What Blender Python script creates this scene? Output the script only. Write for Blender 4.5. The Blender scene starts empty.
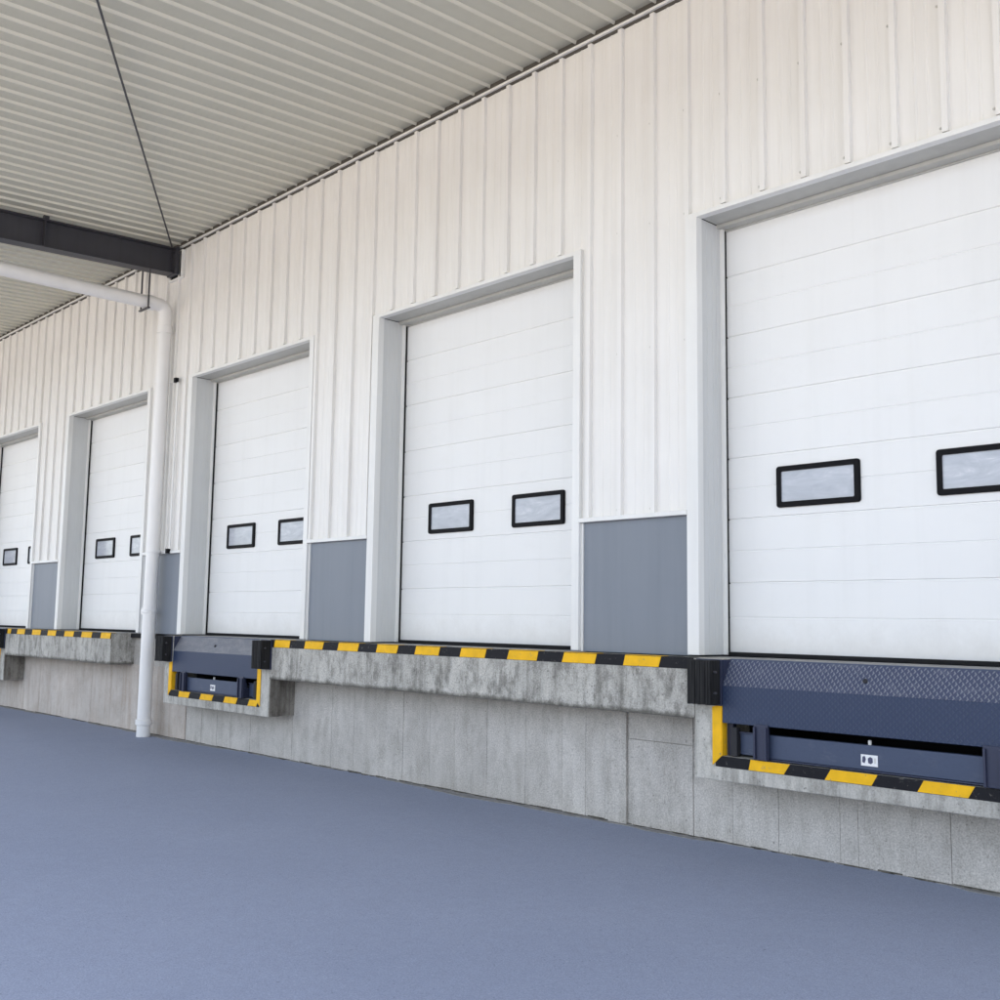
import bpy, bmesh, math, random
from mathutils import Vector, Matrix
random.seed(7)
sc = bpy.context.scene
C = sc.collection
PI = math.pi

# ------------------------------------------------------------------ camera
cd = bpy.data.cameras.new('camera'); cam = bpy.data.objects.new('camera', cd); C.objects.link(cam)
F = Vector((-0.71915167, 0.68574481, 0.11213799)); R = Vector((0.69120603, 0.72251289, 0.01446881)); U = R.cross(F)
M = Matrix((R, U, -F)).transposed().to_4x4(); M.translation = Vector((0, -5.96341, 0.22058))
cam.matrix_world = M
cd.sensor_width = 36; cd.lens = 36*1.0698; cd.clip_start = .05; cd.clip_end = 2000
sc.camera = cam
sc.render.resolution_x = 1024; sc.render.resolution_y = 1024

# ------------------------------------------------------------------ light
SUN_EL, SUN_AZ = 56, 25          # the sun stands behind the building, over its right end
w = bpy.data.worlds.new('World'); sc.world = w; w.use_nodes = True
nt = w.node_tree; bg = nt.nodes['Background']
sky = nt.nodes.new('ShaderNodeTexSky'); sky.sky_type = 'NISHITA'; sky.sun_disc = False
sky.sun_elevation = math.radians(SUN_EL); sky.sun_rotation = math.radians(SUN_AZ)
sky.dust_density = 2.5; sky.air_density = 1.0; sky.ozone_density = 1.0
hz = nt.nodes.new('ShaderNodeHueSaturation'); hz.inputs['Saturation'].default_value = .5     # thin milky haze over the blue
nt.links.new(sky.outputs[0], hz.inputs['Color']); nt.links.new(hz.outputs[0], bg.inputs[0]); bg.inputs[1].default_value = 0.15
sl = bpy.data.lights.new('sun', 'SUN'); sl.energy = 2.6; sl.angle = math.radians(.5); sl.color = (1, .93, .82)
so = bpy.data.objects.new('sun', sl); C.objects.link(so)
el, az = math.radians(SUN_EL), math.radians(SUN_AZ)
d = Vector((math.sin(az)*math.cos(el), math.cos(az)*math.cos(el), math.sin(el)))   # towards the sun (+Y at azimuth 0)
so.rotation_euler = d.to_track_quat('Z', 'Y').to_euler(); so.location = d*40
sc.view_settings.view_transform = 'Standard'; sc.view_settings.look = 'None'
sc.view_settings.exposure = 2.03; sc.view_settings.gamma = 1
sc.render.engine = 'CYCLES'
sc.cycles.max_bounces = 10; sc.cycles.diffuse_bounces = 6

# ------------------------------------------------------------------ materials
class N:
    """small node helper"""
    def __init__(s, name):
        s.m = bpy.data.materials.new(name); s.m.use_nodes = True; s.t = s.m.node_tree
        s.b = s.t.nodes['Principled BSDF']; s.tc = s.t.nodes.new('ShaderNodeTexCoord').outputs['Object']
    def n(s, typ, **k):
        x = s.t.nodes.new(typ)
        for a, v in k.items(): setattr(x, a, v)
        return x
    def L(s, a, b): s.t.links.new(a, b)
    def map(s, sx, sy, sz, src=None):
        m = s.n('ShaderNodeMapping'); m.inputs['Scale'].default_value = (sx, sy, sz); s.L(src or s.tc, m.inputs[0]); return m.outputs[0]
    def noise(s, scale, det=4, rough=.55, vec=None, dist=0):
        x = s.n('ShaderNodeTexNoise'); x.inputs['Scale'].default_value = scale; x.inputs['Detail'].default_value = det
        x.inputs['Roughness'].default_value = rough; x.inputs['Distortion'].default_value = dist
        s.L(vec or s.tc, x.inputs['Vector']); return x.outputs['Fac']
    def ramp(s, fac, stops):
        x = s.n('ShaderNodeValToRGB'); e = x.color_ramp.elements
        while len(e) < len(stops): e.new(.5)
        for el_, (p, c) in zip(e, stops):
            el_.position = p; el_.color = (c, c, c, 1) if isinstance(c, (int, float)) else (*c, 1)
        s.L(fac, x.inputs[0]); return x.outputs[0]
    def mix(s, fac, a, b, mode='MIX'):
        x = s.n('ShaderNodeMix', data_type='RGBA', blend_type=mode)
        for i, v in ((0, fac), (6, a), (7, b)):
            if hasattr(v, 'links'): s.L(v, x.inputs[i])
            elif isinstance(v, (int, float)): x.inputs[i].default_value = v
            else: x.inputs[i].default_value = (*v, 1)
        return x.outputs[2]
    def math(s, op, a, b=0):
        x = s.n('ShaderNodeMath', operation=op)
        for i, v in ((0, a), (1, b)):
            if hasattr(v, 'links'): s.L(v, x.inputs[i])
            else: x.inputs[i].default_value = v
        return x.outputs[0]
    def bump(s, h, strength=.3, dist=.01):
        x = s.n('ShaderNodeBump'); x.inputs['Strength'].default_value = strength; x.inputs['Distance'].default_value = dist
        s.L(h, x.inputs['Height']); s.L(x.outputs[0], s.b.inputs['Normal'])
    def out(s, col, rough=.5, metal=0, spec=.5):
        if hasattr(col, 'links'): s.L(col, s.b.inputs['Base Color'])
        else: s.b.inputs['Base Color'].default_value = (*col, 1)
        if hasattr(rough, 'links'): s.L(rough, s.b.inputs['Roughness'])
        else: s.b.inputs['Roughness'].default_value = rough
        s.b.inputs['Metallic'].default_value = metal; s.b.inputs['Specular IOR Level'].default_value = spec
        return s.m

def painted(name, col, dirt, rough=.45, streak=.5, bump=.02):
    k = N(name)
    st = k.ramp(k.noise(1, 5, .6, k.map(9, 9, .45)), [(.45, 0), (.78, 1)])
    bl = k.ramp(k.noise(1.3, 5, .6), [(.35, 0), (.75, 1)])
    c = k.mix(k.math('MULTIPLY', st, streak), col, dirt)
    c = k.mix(k.math('MULTIPLY', bl, .22), c, dirt)
    k.bump(k.noise(3.5, 3), bump*4, .02)
    return k.out(c, rough)

M_ = {}
M_['cladding'] = painted('cladding_paint', (.775, .763, .742), (.60, .575, .54), .42, .38)
M_['door'] = painted('door_paint', (.765, .770, .775), (.64, .64, .63), .42, .22, .03)
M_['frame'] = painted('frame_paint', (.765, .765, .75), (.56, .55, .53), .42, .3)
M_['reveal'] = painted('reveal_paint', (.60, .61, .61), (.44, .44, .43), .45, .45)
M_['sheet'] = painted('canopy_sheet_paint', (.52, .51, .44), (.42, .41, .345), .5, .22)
M_['soffit'] = painted('shaded_soffit_paint', (.47, .47, .445), (.34, .34, .32), .45, .45)  # down-facing header: its shade is mixed into the paint colour
M_['rib'] = painted('canopy_rib_paint', (.66, .645, .565), (.56, .55, .49), .45, .2)
M_['panel'] = painted('grey_panel_paint', (.185, .208, .245), (.13, .15, .18), .48, .35)
M_['pipe'] = painted('pipe_plastic', (.80, .79, .78), (.62, .60, .57), .35, .2)
M_['beam'] = painted('dark_steel_paint', (.045, .045, .055), (.025, .024, .028), .5, .5)
M_['roof'] = painted('roof_sheet', (.35, .36, .36), (.26, .26, .25), .6, .2)

k = N('door_skin')
st = k.ramp(k.noise(1, 6, .62, k.map(7, 7, .35)), [(.48, 0), (.8, 1)])
sm_ = k.ramp(k.noise(2.2, 8, .75, k.map(1, 1, 1.6)), [(.55, 0), (.72, 1)])
c = k.mix(k.math('MULTIPLY', st, .22), (.765, .768, .765), (.62, .62, .60)); c = k.mix(k.math('MULTIPLY', sm_, .10), c, (.55, .54, .51))
sx = k.n('ShaderNodeSeparateXYZ'); k.L(k.tc, sx.inputs[0])
low = k.math('MULTIPLY', k.ramp(k.math('ADD', sx.outputs[2], k.math('MULTIPLY', k.noise(6, 7, .75), .5)), [(.16, 1), (.50, 0)]), .35)   # splash dirt on the lowest panel
c = k.mix(low, c, (.42, .40, .37))
h = k.math('ADD', k.math('MULTIPLY', k.noise(160, 2, .5, k.map(1, 1, .35)), .5), k.math('MULTIPLY', k.noise(2.0, 2), 5.0))
k.bump(h, .16, .004)
M_['door'] = k.out(c, k.ramp(k.noise(3, 5), [(.3, .36), (.7, .52)]))
k = N('rubber'); M_['rubber'] = k.out(k.ramp(k.noise(1, 4, .6, k.map(60, 60, 3)), [(.35, (.004, .004, .005)), (.85, (.032, .031, .030))]), .75, spec=.3)
k = N('seal_rubber'); M_['seal'] = k.out((.012, .012, .013), .8, spec=.2)
k = N('window_frame_plastic'); k.bump(k.noise(300, 2), .1, .001); M_['black'] = k.out((.0035, .0035, .005), .6, spec=.15)
k = N('window_acrylic')  # grey acrylic; its wavy pale bands are sky reflection put into the colour
M_['pane'] = k.out(k.ramp(k.noise(1, 5, .65, k.map(2.2, 2, 7), 1.2), [(.36, (.37, .39, .44)), (.55, (.45, .47, .52)), (.66, (.60, .61, .64))]), .12, spec=.6)
k = N('screw_metal'); M_['screw'] = k.out((.58, .57, .54), .5)
k = N('pale_plate'); M_['plate'] = k.out((.78, .78, .78), .4)
k = N('plate_print'); M_['print'] = k.out((.06, .065, .12), .6)

def concrete(name, base, dark, light, contrast, streak, fine=.5, edge=False):
    k = N(name)
    big = k.noise(1.1, 6, .62, dist=.6)
    st = k.ramp(k.noise(1, 8, .68, k.map(11, 11, .9)), [(.46, 0), (.64, 1)])
    mott = k.ramp(k.noise(6, 12, .78, k.map(1.5, 1.5, .8)), [(.48, 0), (.60, 1)])
    wh = k.ramp(k.noise(3.1, 7, .7, k.map(1.5, 1.5, .8), .5), [(.56, 0), (.70, 1)])
    c = k.ramp(big, [(.3, tuple(v*.80 for v in base)), (.7, tuple(v*1.10 for v in base))])
    c = k.mix(k.math('MULTIPLY', st, streak), c, dark)
    c = k.mix(k.math('MULTIPLY', mott, contrast), c, dark)
    c = k.mix(k.math('MULTIPLY', wh, contrast*.9), c, light)
    g = k.noise(90, 3, .7)
    c = k.mix(fine, c, k.ramp(g, [(.3, .62), (.7, 1.25)]), 'MULTIPLY')
    pore = k.ramp(k.noise(46, 2, .5), [(.27, 0), (.33, 1)])
    c = k.mix(1, c, k.ramp(pore, [(0, .55), (1, 1.0)]), 'MULTIPLY')
    if edge:
        sx = k.n('ShaderNodeSeparateXYZ'); k.L(k.tc, sx.inputs[0])
        n2 = k.math('MULTIPLY', k.noise(9, 8, .75), .11)
        z_ = k.math('SUBTRACT', sx.outputs[2], k.math('ADD', n2, .765))                 # crust of dirt along the drip edge
        c = k.mix(k.math('MULTIPLY', k.ramp(z_, [(.0, 1), (.03, 0)]), .8), c, dark)
        spk = k.ramp(k.noise(34, 6, .8), [(.60, 0), (.66, 1)]); c = k.mix(k.math('MULTIPLY', spk, .7), c, dark)
    h = k.math('ADD', k.math('MULTIPLY', k.noise(60, 5, .7), .6), k.math('MULTIPLY', mott, .4))
    k.bump(h, .45, .006)
    return k.out(c, .9, spec=.25)
M_['beam_conc'] = concrete('stained_beam_concrete', (.53, .51, .465), (.075, .07, .058), (.72, .70, .66), .54, .46, .85, edge=True)
M_['block_conc'] = concrete('pit_surround_concrete', (.53, .51, .465), (.15, .14, .12), (.68, .66, .62), .45, .5)
M_['soiled'] = concrete('soiled_concrete', (.26, .24, .21), (.06, .05, .04), (.36, .34, .31), .5, .6)
M_['wall_conc'] = concrete('board_marked_concrete', (.545, .515, .475), (.27, .25, .215), (.64, .62, .58), .30, .27, .85)
M_['warm_conc'] = concrete('warm_stained_concrete', (.55, .50, .45), (.33, .25, .19), (.60, .58, .55), .3, .42)
M_['floor_conc'] = concrete('floor_concrete', (.40, .39, .38), (.22, .21, .20), (.5, .5, .49), .25, .2)

def wornpaint(name, col, under, amt):
    k = N(name)
    n_ = k.ramp(k.noise(28, 7, .75, dist=.4), [(.62-amt, 0), (.70-amt, 1)])
    c = k.mix(n_, col, under)
    c = k.mix(.35, c, k.ramp(k.noise(9, 5), [(.3, .6), (.7, 1.2)]), 'MULTIPLY')
    return k.out(c, .6, spec=.2)
M_['yellow'] = wornpaint('hazard_yellow', (.86, .475, .014), (.36, .26, .12), .03)
M_['hazblack'] = wornpaint('hazard_black', (.010, .010, .013), (.12, .11, .10), .03)

def steel(name, col, worn, tread, wear):
    k = N(name)
    sx = k.n('ShaderNodeSeparateXYZ'); k.L(k.tc, sx.inputs[0])
    s_ = 170.0
    a = k.math('MULTIPLY', sx.outputs[0], s_); b = k.math('MULTIPLY', sx.outputs[2], s_)
    ck = k.n('ShaderNodeTexChecker'); ck.inputs['Scale'].default_value = s_/PI
    mp = k.n('ShaderNodeCombineXYZ'); k.L(sx.outputs[0], mp.inputs[0]); k.L(sx.outputs[2], mp.inputs[1]); mp.inputs[2].default_value = .013
    k.L(mp.outputs[0], ck.inputs[0])
    d1 = k.math('SINE', k.math('ADD', a, b)); d2 = k.math('SINE', k.math('SUBTRACT', a, b))
    tr = k.mix(ck.outputs['Fac'], d1, d2)
    bars = k.ramp(tr, [(.55, 0), (.85, 1)])
    wearm = k.ramp(k.noise(1, 9, .78, k.map(5, 5, 16)), [(.62-wear, 0), (.80-wear, 1)])
    fine = k.ramp(k.noise(55, 5, .7), [(.5, 0), (.7, 1)])
    c = k.mix(k.math('MULTIPLY', wearm, .38), col, worn)
    if tread:
        c = k.mix(k.math('MULTIPLY', bars, tread), c, worn)
    c = k.mix(k.math('MULTIPLY', fine, .3), c, tuple(v*.55 for v in col))
    if tread: k.bump(bars, .6, .004)
    else: k.bump(k.noise(30, 4), .15, .004)
    return k.out(c, .48, .15)
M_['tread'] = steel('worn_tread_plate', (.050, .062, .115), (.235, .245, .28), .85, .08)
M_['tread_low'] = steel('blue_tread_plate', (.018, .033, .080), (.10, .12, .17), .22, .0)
M_['blue'] = steel('blue_steel_paint', (.046, .064, .115), (.17, .18, .21), 0, .06)
M_['dusty'] = steel('dust_caked_plate', (.16, .165, .19), (.34, .335, .325), 0, .16)
M_['navy'] = steel('dark_blue_steel_paint', (.026, .032, .065), (.12, .12, .14), 0, .0)
M_['gap_shade'] = N('eaves_gap_shade').out((.075, .068, .06), .85)  # dark colour for the shade in the eaves gaps
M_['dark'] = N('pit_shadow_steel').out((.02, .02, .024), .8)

k = N('yard_asphalt')
fine = k.ramp(k.noise(140, 3, .75), [(.25, .72), (.75, 1.25)])
med = k.ramp(k.noise(14, 6, .7), [(.3, .96), (.7, 1.035)])
big = k.ramp(k.noise(.55, 5, .55, dist=.8), [(.3, 0), (.7, 1)])
c = k.mix(big, (.248, .280, .372), (.272, .304, .398))
c = k.mix(1, c, fine, 'MULTIPLY'); c = k.mix(1, c, med, 'MULTIPLY')
agg = k.ramp(k.noise(75, 1, .5), [(.70, 0), (.74, 1)])
c = k.mix(k.math('MULTIPLY', agg, .30), c, (.42, .44, .50))
pit_ = k.ramp(k.noise(60, 1, .5, k.map(1, 1.3, 1)), [(.24, 1), (.28, 0)])
c = k.mix(k.math('MULTIPLY', pit_, .5), c, (.07, .075, .10))
k.bump(k.noise(110, 4, .7), .5, .006)
M_['asphalt'] = k.out(c, .82, spec=.35)
k = N('bounce_sheet_colour')  # warm pale colour of the added bounce sheet
c = k.mix(k.ramp(k.noise(.8, 6, .6), [(.3, 0), (.7, 1)]), (.50, .45, .38), (.42, .38, .32)); M_['bounce_sheet'] = k.out(c, .9, spec=.2)
k = N('yard_dust'); M_['dust'] = k.out(k.ramp(k.noise(22, 8, .75), [(.35, (.19, .19, .20)), (.65, (.33, .32, .30))]), .95, spec=.1)
k = N('grime'); M_['grime'] = k.out(k.ramp(k.noise(30, 6, .7), [(.35, (.05, .048, .042)), (.7, (.17, .155, .13))]), .95, spec=.1)

# ------------------------------------------------------------------ mesh helpers
class MB:
    def __init__(s): s.v = []; s.f = []; s.m = []; s.mats = []
    def mi(s, mat):
        if mat not in s.mats: s.mats.append(mat)
        return s.mats.index(mat)
    def box(s, x0, x1, y0, y1, z0, z1, mat):
        i = len(s.v); m = s.mi(mat)
        s.v += [(x0,y0,z0),(x1,y0,z0),(x1,y1,z0),(x0,y1,z0),(x0,y0,z1),(x1,y0,z1),(x1,y1,z1),(x0,y1,z1)]
        for f in ((0,3,2,1),(4,5,6,7),(0,1,5,4),(1,2,6,5),(2,3,7,6),(3,0,4,7)): s.f.append(tuple(i+j for j in f)); s.m.append(m)
    def prism(s, pts, axis, a, b, mat, caps=True):
        """closed polygon pts (2-D) extruded along axis from a to b; x: pts=(y,z)  y: (x,z)  z: (x,y)"""
        i = len(s.v); n = len(pts); m = s.mi(mat)
        def P(p, t): return {'x': (t, p[0], p[1]), 'y': (p[0], t, p[1]), 'z': (p[0], p[1], t)}[axis]
        s.v += [P(p, a) for p in pts]+[P(p, b) for p in pts]
        for j in range(n):
            s.f.append((i+j, i+(j+1) % n, i+n+(j+1) % n, i+n+j)); s.m.append(m)
        if caps:
            s.f.append(tuple(i+j for j in range(n))[::-1]); s.m.append(m)
            s.f.append(tuple(i+n+j for j in range(n))); s.m.append(m)
    def tube(s, pts, r, mat, n=16, caps=True):
        m = s.mi(mat); rings = []
        pts = [Vector(p) for p in pts]; up = None
        for q, p in enumerate(pts):
            t = (pts[min(q+1, len(pts)-1)]-pts[max(q-1, 0)]).normalized()
            if up is None: up = t.orthogonal().normalized()
            up = (up-t*up.dot(t)).normalized(); sd = t.cross(up); i = len(s.v)
            rr = r[q] if isinstance(r, (list, tuple)) else r
            for j in range(n):
                a = 2*PI*j/n; s.v.append(tuple(p+(up*math.cos(a)+sd*math.sin(a))*rr))
            rings.append(i)
        for a, b in zip(rings, rings[1:]):
            for j in range(n): s.f.append((a+j, a+(j+1) % n, b+(j+1) % n, b+j)); s.m.append(m)
        if caps:
            s.f.append(tuple(rings[0]+j for j in range(n))[::-1]); s.m.append(m)
            s.f.append(tuple(rings[-1]+j for j in range(n))); s.m.append(m)
    def build(s, name, parent=None, base=(0,0,0), bevel=0, smooth=False, seg=2):
        o3 = Vector(base)
        pb = parent
        while pb is not None: o3 = o3+pb.location; pb = pb.parent
        me = bpy.data.meshes.new(name); me.from_pydata([tuple(Vector(v)-o3) for v in s.v], [], s.f)
        for q in s.mats: me.materials.append(M_[q])
        for p, q in zip(me.polygons, s.m): p.material_index = q
        bm = bmesh.new(); bm.from_mesh(me); bmesh.ops.recalc_face_normals(bm, faces=bm.faces); bm.to_mesh(me); bm.free()
        if smooth:
            me.shade_smooth(); me.set_sharp_from_angle(angle=math.radians(40))
        o = bpy.data.objects.new(name, me); C.objects.link(o)
        if base != (0,0,0): o.location = base
        if parent is not None: o.parent = parent
        if bevel:
            b = o.modifiers.new('bevel', 'BEVEL'); b.width = bevel; b.segments = seg; b.limit_method = 'ANGLE'; b.angle_limit = math.radians(40)
        return o

def tag(o, label=None, cat=None, group=None, kind=None):
    if label: o['label'] = label
    if cat: o['category'] = cat
    if group: o['group'] = group
    if kind: o['kind'] = kind
    return o
def empty(name, loc, **k):
    o = bpy.data.objects.new(name, None); C.objects.link(o); o.location = loc; o.empty_display_size = .3
    return tag(o, **k)
def copy_tree(o, parent=None):
    c = o.copy(); C.objects.link(c)
    if parent is not None: c.parent = parent
    for ch in list(o.children): copy_tree(ch, c)
    return c

# ------------------------------------------------------------------ dimensions (metres)
PITCH = 3.626; X1 = -4.277; W = 2.537; H = 3.04; REC = .30
ZG = -1.195
XMIN, XMAX = -34.0, 3.0
XL = lambda i: X1-PITCH*(i-1)          # left edge of door opening i (1 is the near one)
XR = lambda i: XL(i)+W
DOORS = list(range(0, 9))
def ceil_z(y): return 4.812+.043*y

# ------------------------------------------------------------------ ground
g = MB()
g.box(-600, 600, -600, 600, ZG-.5, ZG, 'asphalt')
tag(g.build('ground'), kind='structure')
g = MB(); g.box(-120, 120, -70, -7.2, ZG-.02, ZG+.004, 'bounce_sheet')  # unseen sheet added behind the camera to bounce warm light at the wall
tag(g.build('warm_bounce_sheet'), kind='structure')
g = MB(); top = []; x = XMIN                                          # pale dust washed down along the foot of the wall
ph = [random.uniform(0, 6.28) for _ in range(6)]
while x < XMAX:
    wdt = .060+.045*math.sin(x*1.1+ph[0])+.022*math.sin(x*2.7+ph[1])+.014*math.sin(x*6.1+ph[2])+.008*math.sin(x*17+ph[3])+random.uniform(0, .010)
    top.append((x, .078-max(.004, wdt))); x += .035
for (xa, ya), (xb, yb) in zip(top, top[1:]): g.prism([(xa, ya), (xb, yb), (xb, .078), (xa, .078)], 'z', ZG-.01, ZG+.0035, 'dust', caps=True)
tag(g.build('dust'), label='pale dust line on the yard along the foot of the dock wall', cat='dust', kind='stuff')
g = MB()                                                             # grit and grime where yard and wall meet
x = XMIN
while x < XMAX:
    wd = random.uniform(.08, .3); dep = random.uniform(.008, .036)
    g.prism([(x-.01, .08), (x+wd*.3, .08-dep), (x+wd*.7, .08-dep*random.uniform(.6, 1.1)), (x+wd+.01, .08)], 'z', ZG, ZG+random.uniform(.004, .012), 'grime')
    x += wd
tag(g.build('grit'), label='dark grit and dirt gathered along the foot of the concrete dock wall', cat='grit', kind='stuff')

# ------------------------------------------------------------------ warehouse
wh = empty('warehouse_building', (-8, 0, 0), label='long white metal-clad warehouse wall with a row of recessed white dock doors', cat='building')
RIB0, RIBS = -4.671, .3062
def profile(a, b):
    """cladding face between X=a and X=b, ribs standing 26 mm proud of the pan"""
    pts = [(a, 0.0)]
    n0 = int(math.floor((a-RIB0)/RIBS))-1
    for q in range(n0, n0+int((b-a)/RIBS)+4):
        c = RIB0+q*RIBS
        for dx, y in ((-.022, 0), (-.018, -.030), (.018, -.030), (.022, 0), (.115, 0), (.119, -.0035), (.131, -.0035), (.135, 0), (.19, 0), (.194, -.0035), (.206, -.0035), (.21, 0)):
            xx = c+dx
            if a+.004 < xx < b-.004: pts.append((xx, y))
    pts.append((b, 0.0)); return pts
cl = MB()
def clad(a, b, z0, z1):
    p = profile(a, b)
    cl.prism(p+[(b, .05), (a, .05)], 'z', z0, z1, 'cladding')
for i in DOORS:
    clad(XL(i)-.04, XR(i), H+.04, 4.715)                         # above the opening
    clad(XR(i), XL(i-1)-.04, .992, 4.715)                            # pier to its right
clad(XMIN, XL(DOORS[-1])-.04, .992, 4.715)
def screws(a, b, z, edge):
    n0 = int(math.ceil((a-RIB0)/RIBS))
    for q in range(n0, int((b-RIB0)/RIBS)+1):
        c = RIB0+q*RIBS+edge
        if not (a < c < b): continue
        zz = z+random.uniform(-.008, .008)
        cl.tube([(c, -.001, zz), (c, -.006, zz)], .009, 'screw', 8)
        cl.tube([(c, -.006, zz), (c, -.012, zz)], .005, 'screw', 6)
for i in DOORS:
    screws(XL(i), XR(i), H+.085, -.036); screws(XL(i), XR(i), 3.88, -.036)
    screws(XR(i)+.05, XL(i-1)-.05, 3.88, -.036); screws(XR(i)+.05, XL(i-1)-.05, 2.19, -.036); screws(XR(i)+.05, XL(i-1)-.12, 1.03, -.036)
    screws(XR(i)+.05, XL(i-1)-.05, 3.11, -.036)
cl.build('wall_cladding', wh)

e = MB()                                                             # trim along the eaves
e.box(XMIN, XMAX, -.034, .04, 4.737, 4.757, 'frame')
e.build('eaves_trim', wh, bevel=.003)
e = MB(); e.box(XMIN, XMAX, -.012, .04, 4.7155, 4.7365, 'gap_shade'); e.box(XMIN, XMAX, -.010, .04, 4.7575, 4.84, 'gap_shade')  # dark strips that stand in for shade above and below the trim
e.build('eaves_gap_shade', wh)
# body of the building behind the front wall
b = MB()
b.box(XMIN, XMAX, .04, 22, 4.842, 5.0, 'roof')
b.box(XMIN, XMIN+.2, .41, 22, .002, 4.84, 'cladding'); b.box(XMAX-.2, XMAX, .41, 22, .002, 4.84, 'cladding'); b.box(XMIN+.2, XMAX-.2, 21.8, 22, .002, 4.84, 'cladding')
b.build('rear_shell', wh)
b = MB()
for i in DOORS:
    b.box(XR(i)+.002, XL(i-1)-.034, .06, .40, .002, 4.84, 'dark'); b.box(XL(i)+.002, XR(i)-.002, .335, .40, H+.05, 4.84, 'dark')
b.box(XMIN+.21, XL(DOORS[-1])-.034, .06, .40, .002, 4.84, 'dark')
b.build('inner_wall', wh)

def frame(i, nm=None):
    f = MB(); l, r = XL(i), XR(i)
    f.box(l-.095, l, -.034, .03, .012, H+.034, 'frame')              # left front flange
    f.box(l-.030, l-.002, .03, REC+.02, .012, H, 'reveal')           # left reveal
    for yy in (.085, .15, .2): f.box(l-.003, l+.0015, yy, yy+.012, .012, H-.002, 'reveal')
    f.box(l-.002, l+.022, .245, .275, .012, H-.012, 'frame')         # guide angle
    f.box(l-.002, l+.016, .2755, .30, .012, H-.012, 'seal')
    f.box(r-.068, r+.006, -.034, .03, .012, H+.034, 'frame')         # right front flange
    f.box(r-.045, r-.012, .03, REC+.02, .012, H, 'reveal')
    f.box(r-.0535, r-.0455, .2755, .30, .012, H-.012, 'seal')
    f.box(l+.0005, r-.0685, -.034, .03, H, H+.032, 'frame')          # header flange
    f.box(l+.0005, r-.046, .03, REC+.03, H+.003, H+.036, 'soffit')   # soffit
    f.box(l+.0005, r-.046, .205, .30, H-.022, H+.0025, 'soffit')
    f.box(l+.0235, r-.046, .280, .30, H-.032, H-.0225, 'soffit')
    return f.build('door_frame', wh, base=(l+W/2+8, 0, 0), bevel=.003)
PAN = .4375
def door(i):
    l, r = XL(i)+.018, XR(i)-.055
    d = MB(); y = REC
    z = .032; pts = []
    seams = [.50, .94, 1.365, 1.795, 2.235, 2.675, H+.02]
    z0 = .032
    prof = [(y, z0)]
    for s_ in seams:
        mid = (z0+s_)/2
        if s_ < H:
            prof += [(y, mid-.006), (y+.003, mid-.002), (y+.003, mid+.002), (y, mid+.006)]
            prof += [(y-.0005, s_-.007), (y+.010, s_-.003), (y+.010, s_+.003), (y+.001, s_+.008)]
        else: prof += [(y, s_)]
        z0 = s_
    prof += [(y+.04, H+.02), (y+.04, .032)]
    d.prism(prof, 'x', l, r, 'door')
    o = d.build('sectional_door', wh, base=(l+(r-l)/2+8, 0, 0))
    s = MB(); s.box(l+.002, r-.002, y-.028, y+.035, .004, .031, 'seal'); s.build('bottom_seal', o, bevel=.004)
    for wx in (.405, 1.495):
        a, b_, z0, z1 = XL(i)+wx, XL(i)+wx+.60, .998, 1.275
        if b_ > r-.02: b_ = r-.02
        fr = MB(); t = .036; rad = .020
        # rounded outer outline, square inner opening, 22 mm thick
        def rr(a, b_, z0, z1, q):
            P = []
            for cx, cz, st in ((b_-q, z1-q, 0), (a+q, z1-q, 90), (a+q, z0+q, 180), (b_-q, z0+q, 270)):
                for an in (0, 22.5, 45, 67.5, 90):
                    t_ = math.radians(st+an); P.append((cx+q*math.cos(t_), cz+q*math.sin(t_)))
            return P
        O = rr(a, b_, z0, z1, rad); I = rr(a+t, b_-t, z0+t, z1-t, .008); n = len(O); mi = fr.mi('black')
        i0 = 0
        O2 = rr(a+.006, b_-.006, z0+.006, z1-.006, rad-.006)
        for P, yy in ((O, y+.001), (O, y-.014), (O2, y-.022), (I, y-.022), (I, y+.001)):
            fr.v += [(p[0], yy, p[1]) for p in P]
        for a_ in range(5):
            b2 = (a_+1) % 5
            for j in range(n): fr.f.append((a_*n+j, a_*n+(j+1) % n, b2*n+(j+1) % n, b2*n+j)); fr.m.append(mi)
        wf = fr.build('window_frame', o, smooth=True)
        pn = MB(); pn.box(a+t-.004, b_-t+.004, y-.010, y-.0015, z0+t-.004, z1-t+.004, 'pane'); pn.build('window_pane', o)
    return o
for i in DOORS:
    frame(i); door(i)

def lower_panel(a, b_):
    p = MB(); p.box(a+.026, b_-.135, .004, .05, .006, .957, 'panel'); p.box(b_-.1345, b_-.0955, .001, .05, .006, .957, 'panel')
    p.build('base_panel', wh, base=((a+b_)/2+8, 0, 0), bevel=.002)
    t = MB(); t.box(a+.0065, b_-.0955, -.040, .05, .958, .991, 'frame'); t.box(a+.0065, a+.0255, -.008, .05, .006, .9575, 'frame')
    t.build('base_flashing', wh, base=((a+b_)/2+8, 0, 0), bevel=.003)
for i in DOORS: lower_panel(XR(i), XL(i-1))
lower_panel(XMIN, XL(DOORS[-1]))

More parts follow.
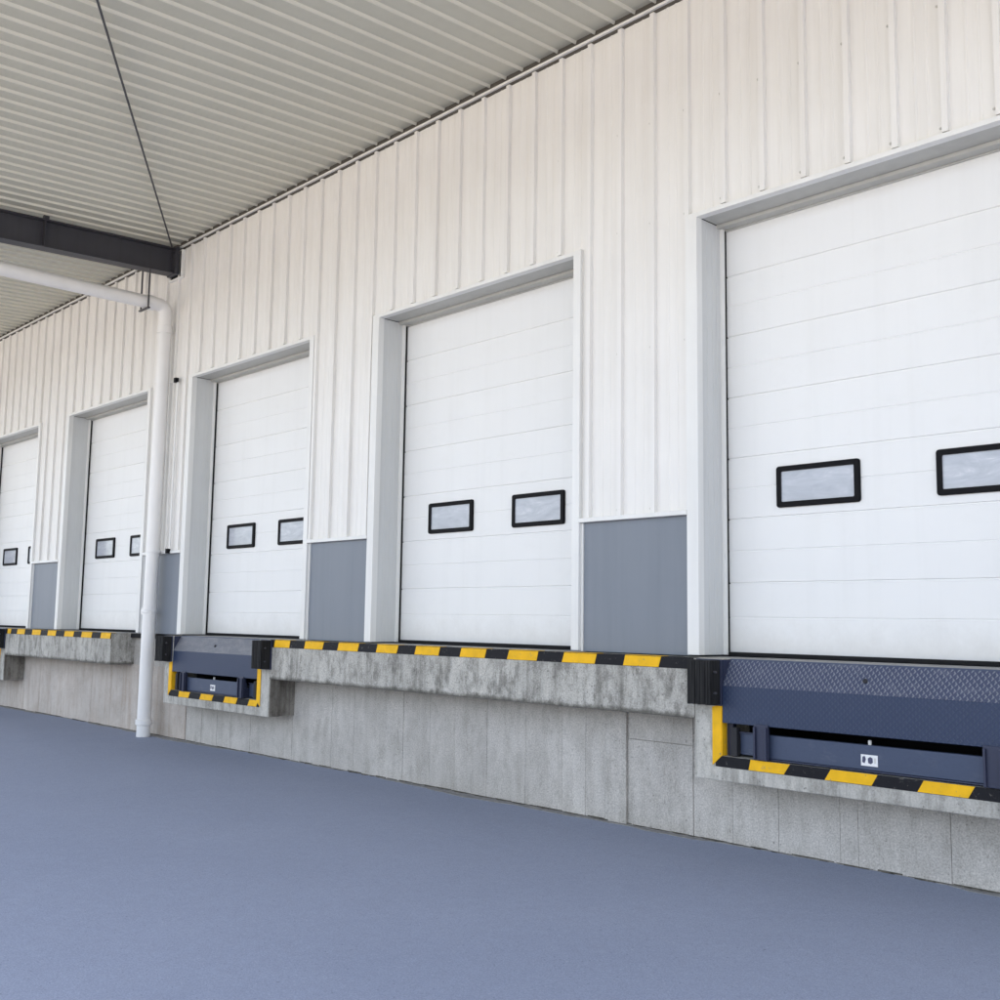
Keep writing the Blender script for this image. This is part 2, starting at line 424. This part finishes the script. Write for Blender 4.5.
# ------------------------------------------------------------------ canopy
YC = -4.6
cn = empty('canopy', (-8, -2.3, 4.6), label='flat ribbed metal canopy roof over the docks, carried by dark steel beams', cat='canopy')
c_ = MB(); S = .2
pts = []; x = XMIN
q = 0
x0r = -5.049
n0 = int((XMIN-x0r)/S)
for q in range(n0, int((XMAX-x0r)/S)+1):
    cx = x0r+q*S
    if cx-.03 < XMIN or cx+.03 > XMAX: continue
    pts += [(cx-.0085, 0), (cx-.005, -.024), (cx+.005, -.024), (cx+.0125, 0)]
pts = [(XMIN, 0)]+pts+[(XMAX, 0)]
m = c_.mi('sheet'); n = len(pts)
c_.v += [(p[0], -.0105, ceil_z(0)+p[1]) for p in pts]+[(p[0], YC, ceil_z(YC)+p[1]) for p in pts]
for j in range(n-1): c_.f.append((j, j+1, n+j+1, n+j)); c_.m.append(c_.mi('rib') if pts[j][1] < -.01 or pts[j+1][1] < -.01 else m)
i0 = len(c_.v)
c_.v += [(XMIN, -.0105, ceil_z(0)+.05), (XMAX, -.0105, ceil_z(0)+.05), (XMIN, YC, ceil_z(YC)+.05), (XMAX, YC, ceil_z(YC)+.05)]
m2 = c_.mi('roof')
c_.f += [(i0, i0+1, i0+3, i0+2), tuple(range(n))+(i0+1, i0), tuple(range(n, 2*n))+(i0+3, i0+2), (0, n, i0+2, i0), (n-1, 2*n-1, i0+3, i0+1)]
c_.m += [m2]*5
c_.build('roof_sheet', cn)
fa = MB(); fa.box(XMIN, XMAX, YC-.15, YC-.002, ceil_z(YC)-.18, ceil_z(YC)+.12, 'frame'); fa.build('gutter', cn, bevel=.01)

def steel_beam(X):
    b = MB(); hw = .085
    def sl(x0, x1, ya, yb, za, zb, mat='beam'):
        i = len(b.v); mm = b.mi(mat)
        for yy in (ya, yb):
            k0 = .043*yy
            b.v += [(x0, yy, za+k0), (x1, yy, za+k0), (x1, yy, zb+k0), (x0, yy, zb+k0)]
        for f in ((0,1,2,3),(7,6,5,4),(0,4,5,1),(1,5,6,2),(2,6,7,3),(3,7,4,0)): b.f.append(tuple(i+j for j in f)); b.m.append(mm)
    sl(X-hw, X+hw, -.10, YC+.02, 4.712, 4.727); sl(X-hw, X+hw, -.10, YC+.02, 4.40, 4.415); sl(X-.006, X+.006, -.10, YC+.02, 4.4155, 4.7115)
    o = b.build('beam', cn, base=(X+8, 2.3, -4.6+4.4))
    p = MB(); p.box(X-.11, X+.115, -.099, -.052, 4.385, 4.735, 'beam')
    for dx in (-.055, .055):
        for z in (4.45, 4.56, 4.67): p.tube([(X+dx, -.099, z), (X+dx, -.118, z)], .016, 'beam', 6)
    p.build('end_plate', o, bevel=.003)
    for Y in (-1.66, -3.6):
        s = MB(); kz = .043*Y
        s.box(X+.0065, X+hw-.004, Y-.005, Y+.005, 4.416+kz, 4.711+kz, 'beam'); s.box(X+hw-.03, X+hw+.012, Y-.03, Y+.03, 4.728+kz, 4.762+kz, 'beam')
        s.build('stiffener', o)
    return o
BX = -12.085
steel_beam(BX); steel_beam(BX+3*PITCH); steel_beam(BX-3*PITCH)
r = MB(); A = Vector((-12.03, -.13, 4.735)); B = Vector((-7.251, -3.109, 4.60)); D = B+(B-A)*.44
r.tube([A, D], .010, 'beam', 10); r.build('brace_rod', cn, smooth=True)
r = MB()
r.box(BX-.17, BX-.14, -.046, .0, 4.365, 4.70, 'frame'); r.box(BX-.17, BX+.17, -.046, .0, 4.345, 4.3645, 'frame'); r.box(BX+.14, BX+.17, -.046, .0, 4.365, 4.70, 'frame')
r.box(BX-.1395, BX+.1395, -.0275, -.0, 4.365, 4.70, 'seal')
r.build('beam_flashing', cn, bevel=.008)

# ------------------------------------------------------------------ loading dock
YF, YW = -.22, .08          # front of edge beams and pit blocks; face of the recessed wall under them
PITS = [dict(b0=-4.18, b1=-1.80, p0=-3.97, p1=-2.01), dict(b0=-11.50, b1=-9.28, p0=-11.31, p1=-9.50)]
PITS += [dict((k_, v-2*PITCH-.05) for k_, v in PITS[1].items())]
def boards(mb, edges, z0, z1, mat):
    for a, b_ in zip(edges, edges[1:]):
        mb.box(a+.0012, b_-.0012, YW-random.uniform(0, .004), YW+.02, z0, z1, mat)
def rnd_edges(a, b_, step=.33):
    E_ = [a]
    while E_[-1] < b_-step*1.5: E_.append(E_[-1]+step*random.choice((.75, .95, 1.0, 1.25)))
    return E_+[b_]
def wallcore(mb, a, b_, pits, mat):
    """solid wall with the pits cut out above z=-0.60"""
    mb.box(a, b_, YW+.006, .6, ZG-.3, -.601, mat)
    xs = [a]
    for p in sorted(pits, key=lambda p: p['p0']): xs += [p['p0'], p['p1']]
    xs.append(b_)
    for u, v in zip(xs[::2], xs[1::2]): mb.box(u, v, YW+.006, .6, -.600, -.004, mat)
def slab(mb, a, b_, pits):
    xs = [a]
    for p in sorted(pits, key=lambda p: p['p0']): xs += [p['p0'], p['p1']]
    xs.append(b_)
    for u, v in zip(xs[::2], xs[1::2]): mb.box(u, v, YW, 3.0, -.0035, .0, 'floor_conc')
def stripes(parent, segs, z0, z1, slant, a, b_):
    """painted kerb band: black sheet with the yellow blocks 2 mm proud"""
    s = MB(); s.box(a, b_, YF-.003, YF+.001, z0, z1, 'hazblack')
    s.box(a, b_, YF-.003, YF+.06, z1+.0005, z1+.0035, 'hazblack')
    for u, v in segs:
        j = lambda: random.uniform(-.005, .005)
        ins = .002
        s.prism([(u+j(), z0+ins), (v+j(), z0+ins), (v+slant+j(), z1-ins*.3), (u+slant+j(), z1-ins*.3)], 'y', YF-.0055, YF-.002, 'yellow')
        s.prism([(u+slant, YF-.0055), (v+slant, YF-.0055), (v+slant*1.6, YF+.055), (u+slant*1.6, YF+.055)], 'z', z1+.003, z1+.0055, 'yellow')
    return s.build('hazard_stripe', parent)
def pit_block(parent, P, surround='block_conc'):
    b = MB()
    b.box(P['b0'], P['p0'], YF, YW+.02, -.755, -.001, surround)
    b.box(P['p1'], P['b1'], YF, YW+.02, -.755, -.001, surround)
    b.box(P['p0']-.0, P['p1']+.0, YF+.0, YW+.02, -.755, -.602, surround)
    o = b.build('pit_surround', parent, bevel=.006)
    b = MB(); b.box(P['b1']+.0002, P['b1']+.004, YF+.012, YW-.002, -.75, -.388, 'soiled'); b.build('soiled_face', o)
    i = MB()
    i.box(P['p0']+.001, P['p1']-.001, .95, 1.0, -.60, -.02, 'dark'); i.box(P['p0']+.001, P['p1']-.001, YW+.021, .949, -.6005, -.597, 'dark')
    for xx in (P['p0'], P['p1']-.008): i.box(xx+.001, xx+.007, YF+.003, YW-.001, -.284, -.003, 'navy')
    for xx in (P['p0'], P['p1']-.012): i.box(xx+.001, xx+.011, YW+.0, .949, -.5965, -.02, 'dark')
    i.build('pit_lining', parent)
    # painted sill and corner bars
    s = MB(); l, r = P['p0'], P['p1']; t = YF-.003
    s.box(l-.05, r+.05, t, YF+.001, -.668, -.602, 'hazblack')
    bl = [(-3.777, -3.534, -3.762, -3.491), (-3.265, -2.978, -3.225, -2.94), (-2.713, -2.44, -2.676, -2.403)]
    k0 = (r-l)/1.96
    bl.append((-2.19, -2.01, -2.15, -1.97))
    for q in bl:
        q = [l+(v+3.97)*k0 for v in q]
        s.prism([(q[0], -.666), (min(q[1], r+.05), -.666), (min(q[3], r+.05), -.603), (q[2], -.603)], 'y', YF-.0055, YF-.002, 'yellow')
    for sg, X in ((1, l), (-1, r)):
        s.prism([(X-sg*.070, -.662), (X-sg*.070, -.300), (X-sg*.004, -.285), (X-sg*.004, -.602)], 'y', YF-.0075, YF-.0035, 'yellow')
        s.box(min(X-sg*.004, X+sg*.002), max(X-sg*.004, X+sg*.002), YF-.0045, YF+.05, -.60, -.29, 'yellow')
    s.build('hazard_stripe', parent)
    return o

# near section
dk = empty('loading_dock', (-7, .1, ZG), label='long grey concrete loading platform right of the downpipe, with yellow and black edge band', cat='loading dock', group='concrete loading platforms')
P1, P3, P5 = PITS
wl = MB(); wallcore(wl, P3['b0'], XMAX, [P1, P3], 'wall_conc')
E1 = [-9.30, -8.95, -8.62, -8.262, -7.902, -7.53, -7.165, -6.842, -6.448, -6.006, -5.616, -5.378, -5.18]
boards(wl, E1, ZG-.05, -.386, 'wall_conc')
wl.box(-5.178, -4.978, YW-.022, YW+.02, ZG-.05, -.386, 'wall_conc')
boards(wl, [-4.975, -4.412], ZG-.05, -.602, 'wall_conc'); boards(wl, [-4.975, -4.412], -.597, -.386, 'wall_conc')
boards(wl, [-4.408, -4.1, -3.76, -3.341, -3.225, -2.672, -2.3, -1.95, -1.6]+rnd_edges(-1.3, XMAX), ZG-.05, -.745, 'wall_conc')
boards(wl, [-11.50, -11.14, -10.8, -10.42, -10.1, -9.75, -9.45, -9.303], ZG-.05, -.745, 'wall_conc')
wl.build('retaining_wall', dk)
bm_ = MB(); 
for a, b_ in ((P3['b1']+.003, P1['b0']-.003), (P1['b1']+.003, XMAX)):
    bm_.box(a, b_, YF, YW+.02, -.385, -.0005, 'beam_conc')
bm_.build('edge_beam', dk, bevel=.006)
sb = MB(); slab(sb, P3['b0'], XMAX, [P1, P3]); sb.build('floor_slab', dk)
Y2 = [(-9.21, -8.941), (-8.682, -8.382), (-8.136, -7.827), (-7.563, -7.273), (-7.03, -6.72), (-6.456, -6.168), (-5.913, -5.606), (-5.345, -5.035), (-4.773, -4.465)]
stripes(dk, Y2, -.072, -.001, .022, P3['b1']+.006, P1['b0']-.006)
stripes(dk, [(v+7.4, w_+7.4) for v, w_ in Y2 if w_+7.4 > P1['b1']+.35 and w_+7.4 < XMAX-.1], -.072, -.001, .022, P1['b1']+.006, XMAX-.004)
pit_block(dk, P1); pit_block(dk, P3)
# far section
XE = -12.945
df = empty('loading_dock', (-18, .1, ZG), label='concrete loading platform left of the downpipe with rust-tinted wall and blunt beam end', cat='loading dock', group='concrete loading platforms')
wl = MB(); wallcore(wl, XMIN, P3['b0']-.02, [P5], 'wall_conc')
boards(wl, rnd_edges(-18.8, -16.55), ZG-.05, -.745, 'warm_conc')
boards(wl, rnd_edges(-16.54, P3['b0']-.02, .6), ZG-.05, -.386, 'warm_conc'); boards(wl, rnd_edges(XMIN, -18.8), ZG-.05, -.386, 'warm_conc')
wl.build('retaining_wall', df)
bm_ = MB(); bm_.box(P5['b1']+.003, XE, YF, YW+.02, -.385, -.0005, 'beam_conc'); bm_.box(XMIN, P5['b0']-.003, YF, YW+.02, -.385, -.0005, 'beam_conc'); bm_.build('edge_beam', df, bevel=.006)
sb = MB(); slab(sb, XMIN, P3['b0']-.004, [P5]); sb.build('floor_slab', df)
Y4 = [(-16.50, -16.371), (-16.114, -15.823), (-15.539, -15.236), (-14.978, -14.696), (-14.401, -14.105), (-13.842, -13.53), (-13.259, -12.975)]
stripes(df, Y4, -.072, -.001, .022, P5['b1']+.006, XE-.003)
sq = MB(); sq.box(XE+.004, P3['b0']-.004, YW-.055, YW-.001, -.055, -.002, 'seal'); sq.build('black_strip', df, bevel=.004)  # black strip across the gap between beam end and pit block
pit_block(df, P5)

# ------------------------------------------------------------------ dock levelers
def leveler(P, label, top='tread'):
    l, r = P['p0']+.006, P['p1']-.006; cx = (l+r)/2
    t = empty('dock_leveler', (cx, .1, -.60), label=label, cat='dock leveler', group='dock levelers set in the platform pits')
    dkp = MB(); dkp.box(l, r, -.115, 1.6, -.016, .0015, 'floor_conc'); dkp.box(l, r, -.13, -.1155, -.03, .0015, 'blue'); dkp.build('deck', t, bevel=.002)
    lp = MB()
    lp.prism([(-.135, -.006), (-.222, -.165), (-.208, -.171), (-.122, -.012)], 'x', l, r, top)
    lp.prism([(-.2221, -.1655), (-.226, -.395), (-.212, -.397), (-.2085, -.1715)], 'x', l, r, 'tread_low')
    lp.tube([(cx-.03, -.180, -.095), (cx-.03, -.191, -.089)], .014, 'dark', 12)
    lip = lp.build('lip', t, bevel=.002)
    kp = MB(); kp.tube([(l, -.12, -.022), (r, -.12, -.022)], .012, 'navy', 10); kp.build('hinge_pin', lip, smooth=True)
    br = MB(); br.box(l+.28, r-.28, -.205, -.165, -.585, -.447, 'blue'); br.box(l+.28, r-.28, -.215, -.16, -.5955, -.586, 'navy')
    bar = br.build('front_bar', t, bevel=.003)
    pl = MB(); px = cx-.005
    pl.box(px-.050, px+.050, -.2095, -.2055, -.562, -.500, 'plate')
    pl.prism([(px-.042, -.542), (px-.028, -.548), (px-.020, -.525), (px-.026, -.508), (px-.040, -.512)], 'y', -.2110, -.2096, 'print')
    pl.prism([(px-.006, -.545), (px+.010, -.550), (px+.022, -.540), (px+.020, -.517), (px+.006, -.510), (px-.008, -.520)], 'y', -.2110, -.2096, 'print')
    pl.box(px+.030, px+.040, -.2110, -.2096, -.545, -.515, 'screw')
    pl.build('rating_plate', bar)
    ct = MB(); ct.box(px-.010, px+.006, -.20, -.185, -.4465, -.42, 'screw'); ct.build('catch', bar, bevel=.002)
    bk = MB(); bk.box(l+.03, r-.03, .02, .05, -.5965, -.50, 'dark'); bk.box(l+.1, r-.1, -.05, -.02, -.5965, -.56, 'navy'); bk.build('rear_bar', t)
    for sg, X in ((1, l), (-1, r)):
        p = MB(); a, b_ = sorted((X+sg*.235, X+sg*.335))
        p.box(a, b_, -.24, -.228, -.598, -.385, 'navy'); p.box(a+.004, a+.018, -.255, -.241, -.597, -.40, 'navy'); p.box(b_-.018, b_-.004, -.255, -.241, -.597, -.40, 'navy')
        p.box(a+.02, b_-.02, -.2275, -.12, -.598, -.5, 'navy')
        p.box(a+.01, b_-.01, -.2275, -.20, -.5, -.4, 'navy')
        p.build('lip_keeper', t, bevel=.003)
        p = MB(); a, b_ = sorted((X+sg*.0, X+sg*.04)); p.box(a, b_, -.17, -.13, -.598, -.40, 'navy')
        a, b_ = sorted((X+sg*.045, X+sg*.09)); p.box(a, b_, -.205, -.165, -.598, -.42, 'dark')
        a, b_ = sorted((X+sg*.091, X+sg*.234)); p.box(a, b_, -.165, -.155, -.585, -.455, 'blue'); p.box(a, b_, -.18, -.154, -.4545, -.445, 'navy')
        p.build('side_bracket', t, bevel=.002)
        s = MB(); a, b_ = sorted((X-sg*.004, X+sg*.004)); s.prism([(-.205, -.38), (-.205, -.16), (-.125, -.02), (.6, -.02), (.6, -.38)], 'x', a+ sg*.001, b_+sg*.001, 'navy'); s.build('toe_guard', t)
    return t
leveler(P1, 'blue steel dock leveler in the near pit, its tread-plate lip hanging down, large at right')
leveler(P3, 'smaller blue dock leveler with dust-grey top edge, in the pit just right of the downpipe', 'dusty')
leveler(P5, 'blue dock leveler in the farthest pit, beyond the left edge')

# ------------------------------------------------------------------ bumpers
def bumper(X, label):
    t = empty('dock_bumper', (X, YF, -.29), label=label, cat='dock bumper', group='black rubber bumpers beside the leveler pits')
    b = MB(); n = 9; w_ = .176; x0 = X-w_/2
    for q in range(n):
        a = x0+w_*q/n; j = random.uniform(0, .007)
        b.box(a+.0006, a+w_/n-.0006, -.345+j, YF-.014, -.285+random.uniform(0, .004), -.006-random.uniform(0, .004), 'rubber')
    b.build('rubber_pad', t, bevel=.002)
    p = MB(); p.box(x0-.008, x0+w_+.008, YF-.0135, YF-.0002, -.292, -.002, 'navy')
    for z in (-.08, -.21): p.tube([(x0-.02, -.30, z), (x0+w_+.02, -.30, z)], .008, 'beam', 8)
    p.build('mounting_plate', t, bevel=.002)
    return t
bumper(-4.062, 'black ribbed rubber bumper at the left corner of the large near leveler')
bumper(P1['p1']+.105, 'black rubber bumper at the right corner of the near leveler, out of frame')
bumper(P3['p0']-.11, 'black rubber bumper half hidden by the foot of the white downpipe')
bumper(-9.345, 'black rubber bumper at the right corner of the small far leveler')
bumper(P5['p1']+.135, 'black rubber bumper cut by the left edge of the photo, end of far platform')
bumper(P5['p0']-.11, 'black rubber bumper left of the farthest pit, out of frame')

# ------------------------------------------------------------------ downpipe
PX, PY, PR = -12.115, -.125, .080
dp = empty('drainpipe', (PX, PY, ZG), label='white drainpipe running down the wall and out under the canopy beside the dark beam', cat='drainpipe')
p = MB()
el_ = [(PX, PY-.10+.10*math.cos(a), 3.90+.10*math.sin(a)) for a in [math.radians(v) for v in range(0, 91, 9)]]
p.tube([(PX-.03, PY, ZG+.002), (PX-.03, PY, 0), (PX, PY, 3.6)]+el_+[(PX, -3.0, 4.0+.005), (PX, YC-.0, 4.02)], PR, 'pipe', 28)
p.build('pipe', dp, smooth=True)
def ring(z, h=.05, ex=.010, nm='pipe_collar', cx=PX):
    q = MB(); q.tube([(cx, PY, z-h/2), (cx, PY, z-h/2+.006), (cx, PY, z+h/2-.006), (cx, PY, z+h/2)], [PR+.002, PR+ex, PR+ex, PR+.002], 'pipe', 28); return q
ring(3.70, .10).build('pipe_collar', dp, smooth=True)
q = MB(); q.tube([(PX, -.285, 4.0), (PX, -.29, 4.0), (PX, -.385, 4.0), (PX, -.39, 4.0)], [PR+.002, PR+.011, PR+.011, PR+.002], 'pipe', 28); q.build('pipe_collar', dp, smooth=True)
ring(ZG+.17, .07, .012, cx=PX-.03).build('pipe_collar', dp, smooth=True)
q = ring(.27, .045, .006, cx=PX-.03); q.box(PX-.03-PR-.06, PX-.03-PR+.01, PY-.012, PY+.012, .25, .29, 'pipe'); q.tube([(PX-.03-PR-.035, PY-.035, .27), (PX-.03-PR-.035, PY+.03, .27)], .045, 'pipe', 6); q.build('pipe_clamp', dp, smooth=True)
q = MB(); q.box(PX-.03-PR-.085, PX-.03-PR+.01, PY-.03, PY+.012, ZG+.13, ZG+.19, 'pipe'); q.build('pipe_clamp', dp, bevel=.004)
for z in (3.05, .985):
    q = MB(); cx = PX-.01
    q.tube([(cx, PY, z-.015), (cx, PY, z+.015)], PR+.004, 'pipe', 28)
    q.box(cx+.05, cx+.21, -.045, -.033, z-.008, z+.008, 'pipe'); q.box(cx+.205, cx+.255, -.075, -.033, z-.028, z+.028, 'black')
    q.build('wall_bracket', dp)
q = MB()
for dx in (-.10, .10): q.tube([(PX+dx, -.40, 4.40), (PX+dx, -.40, 3.90)], .011, 'beam', 8)
q.box(PX-.13, PX+.125, -.415, -.385, 3.895, 3.910, 'beam'); q.build('pipe_hanger', dp)
cdp = MB(); cdp.tube([(PX+.235, -.040, 1.01), (PX+.235, -.040, 3.03)], .012, 'frame', 10)
tag(cdp.build('wall_conduit', smooth=True), label='thin pale conduit on the wall just right of the white drainpipe, between two black brackets', cat='conduit')
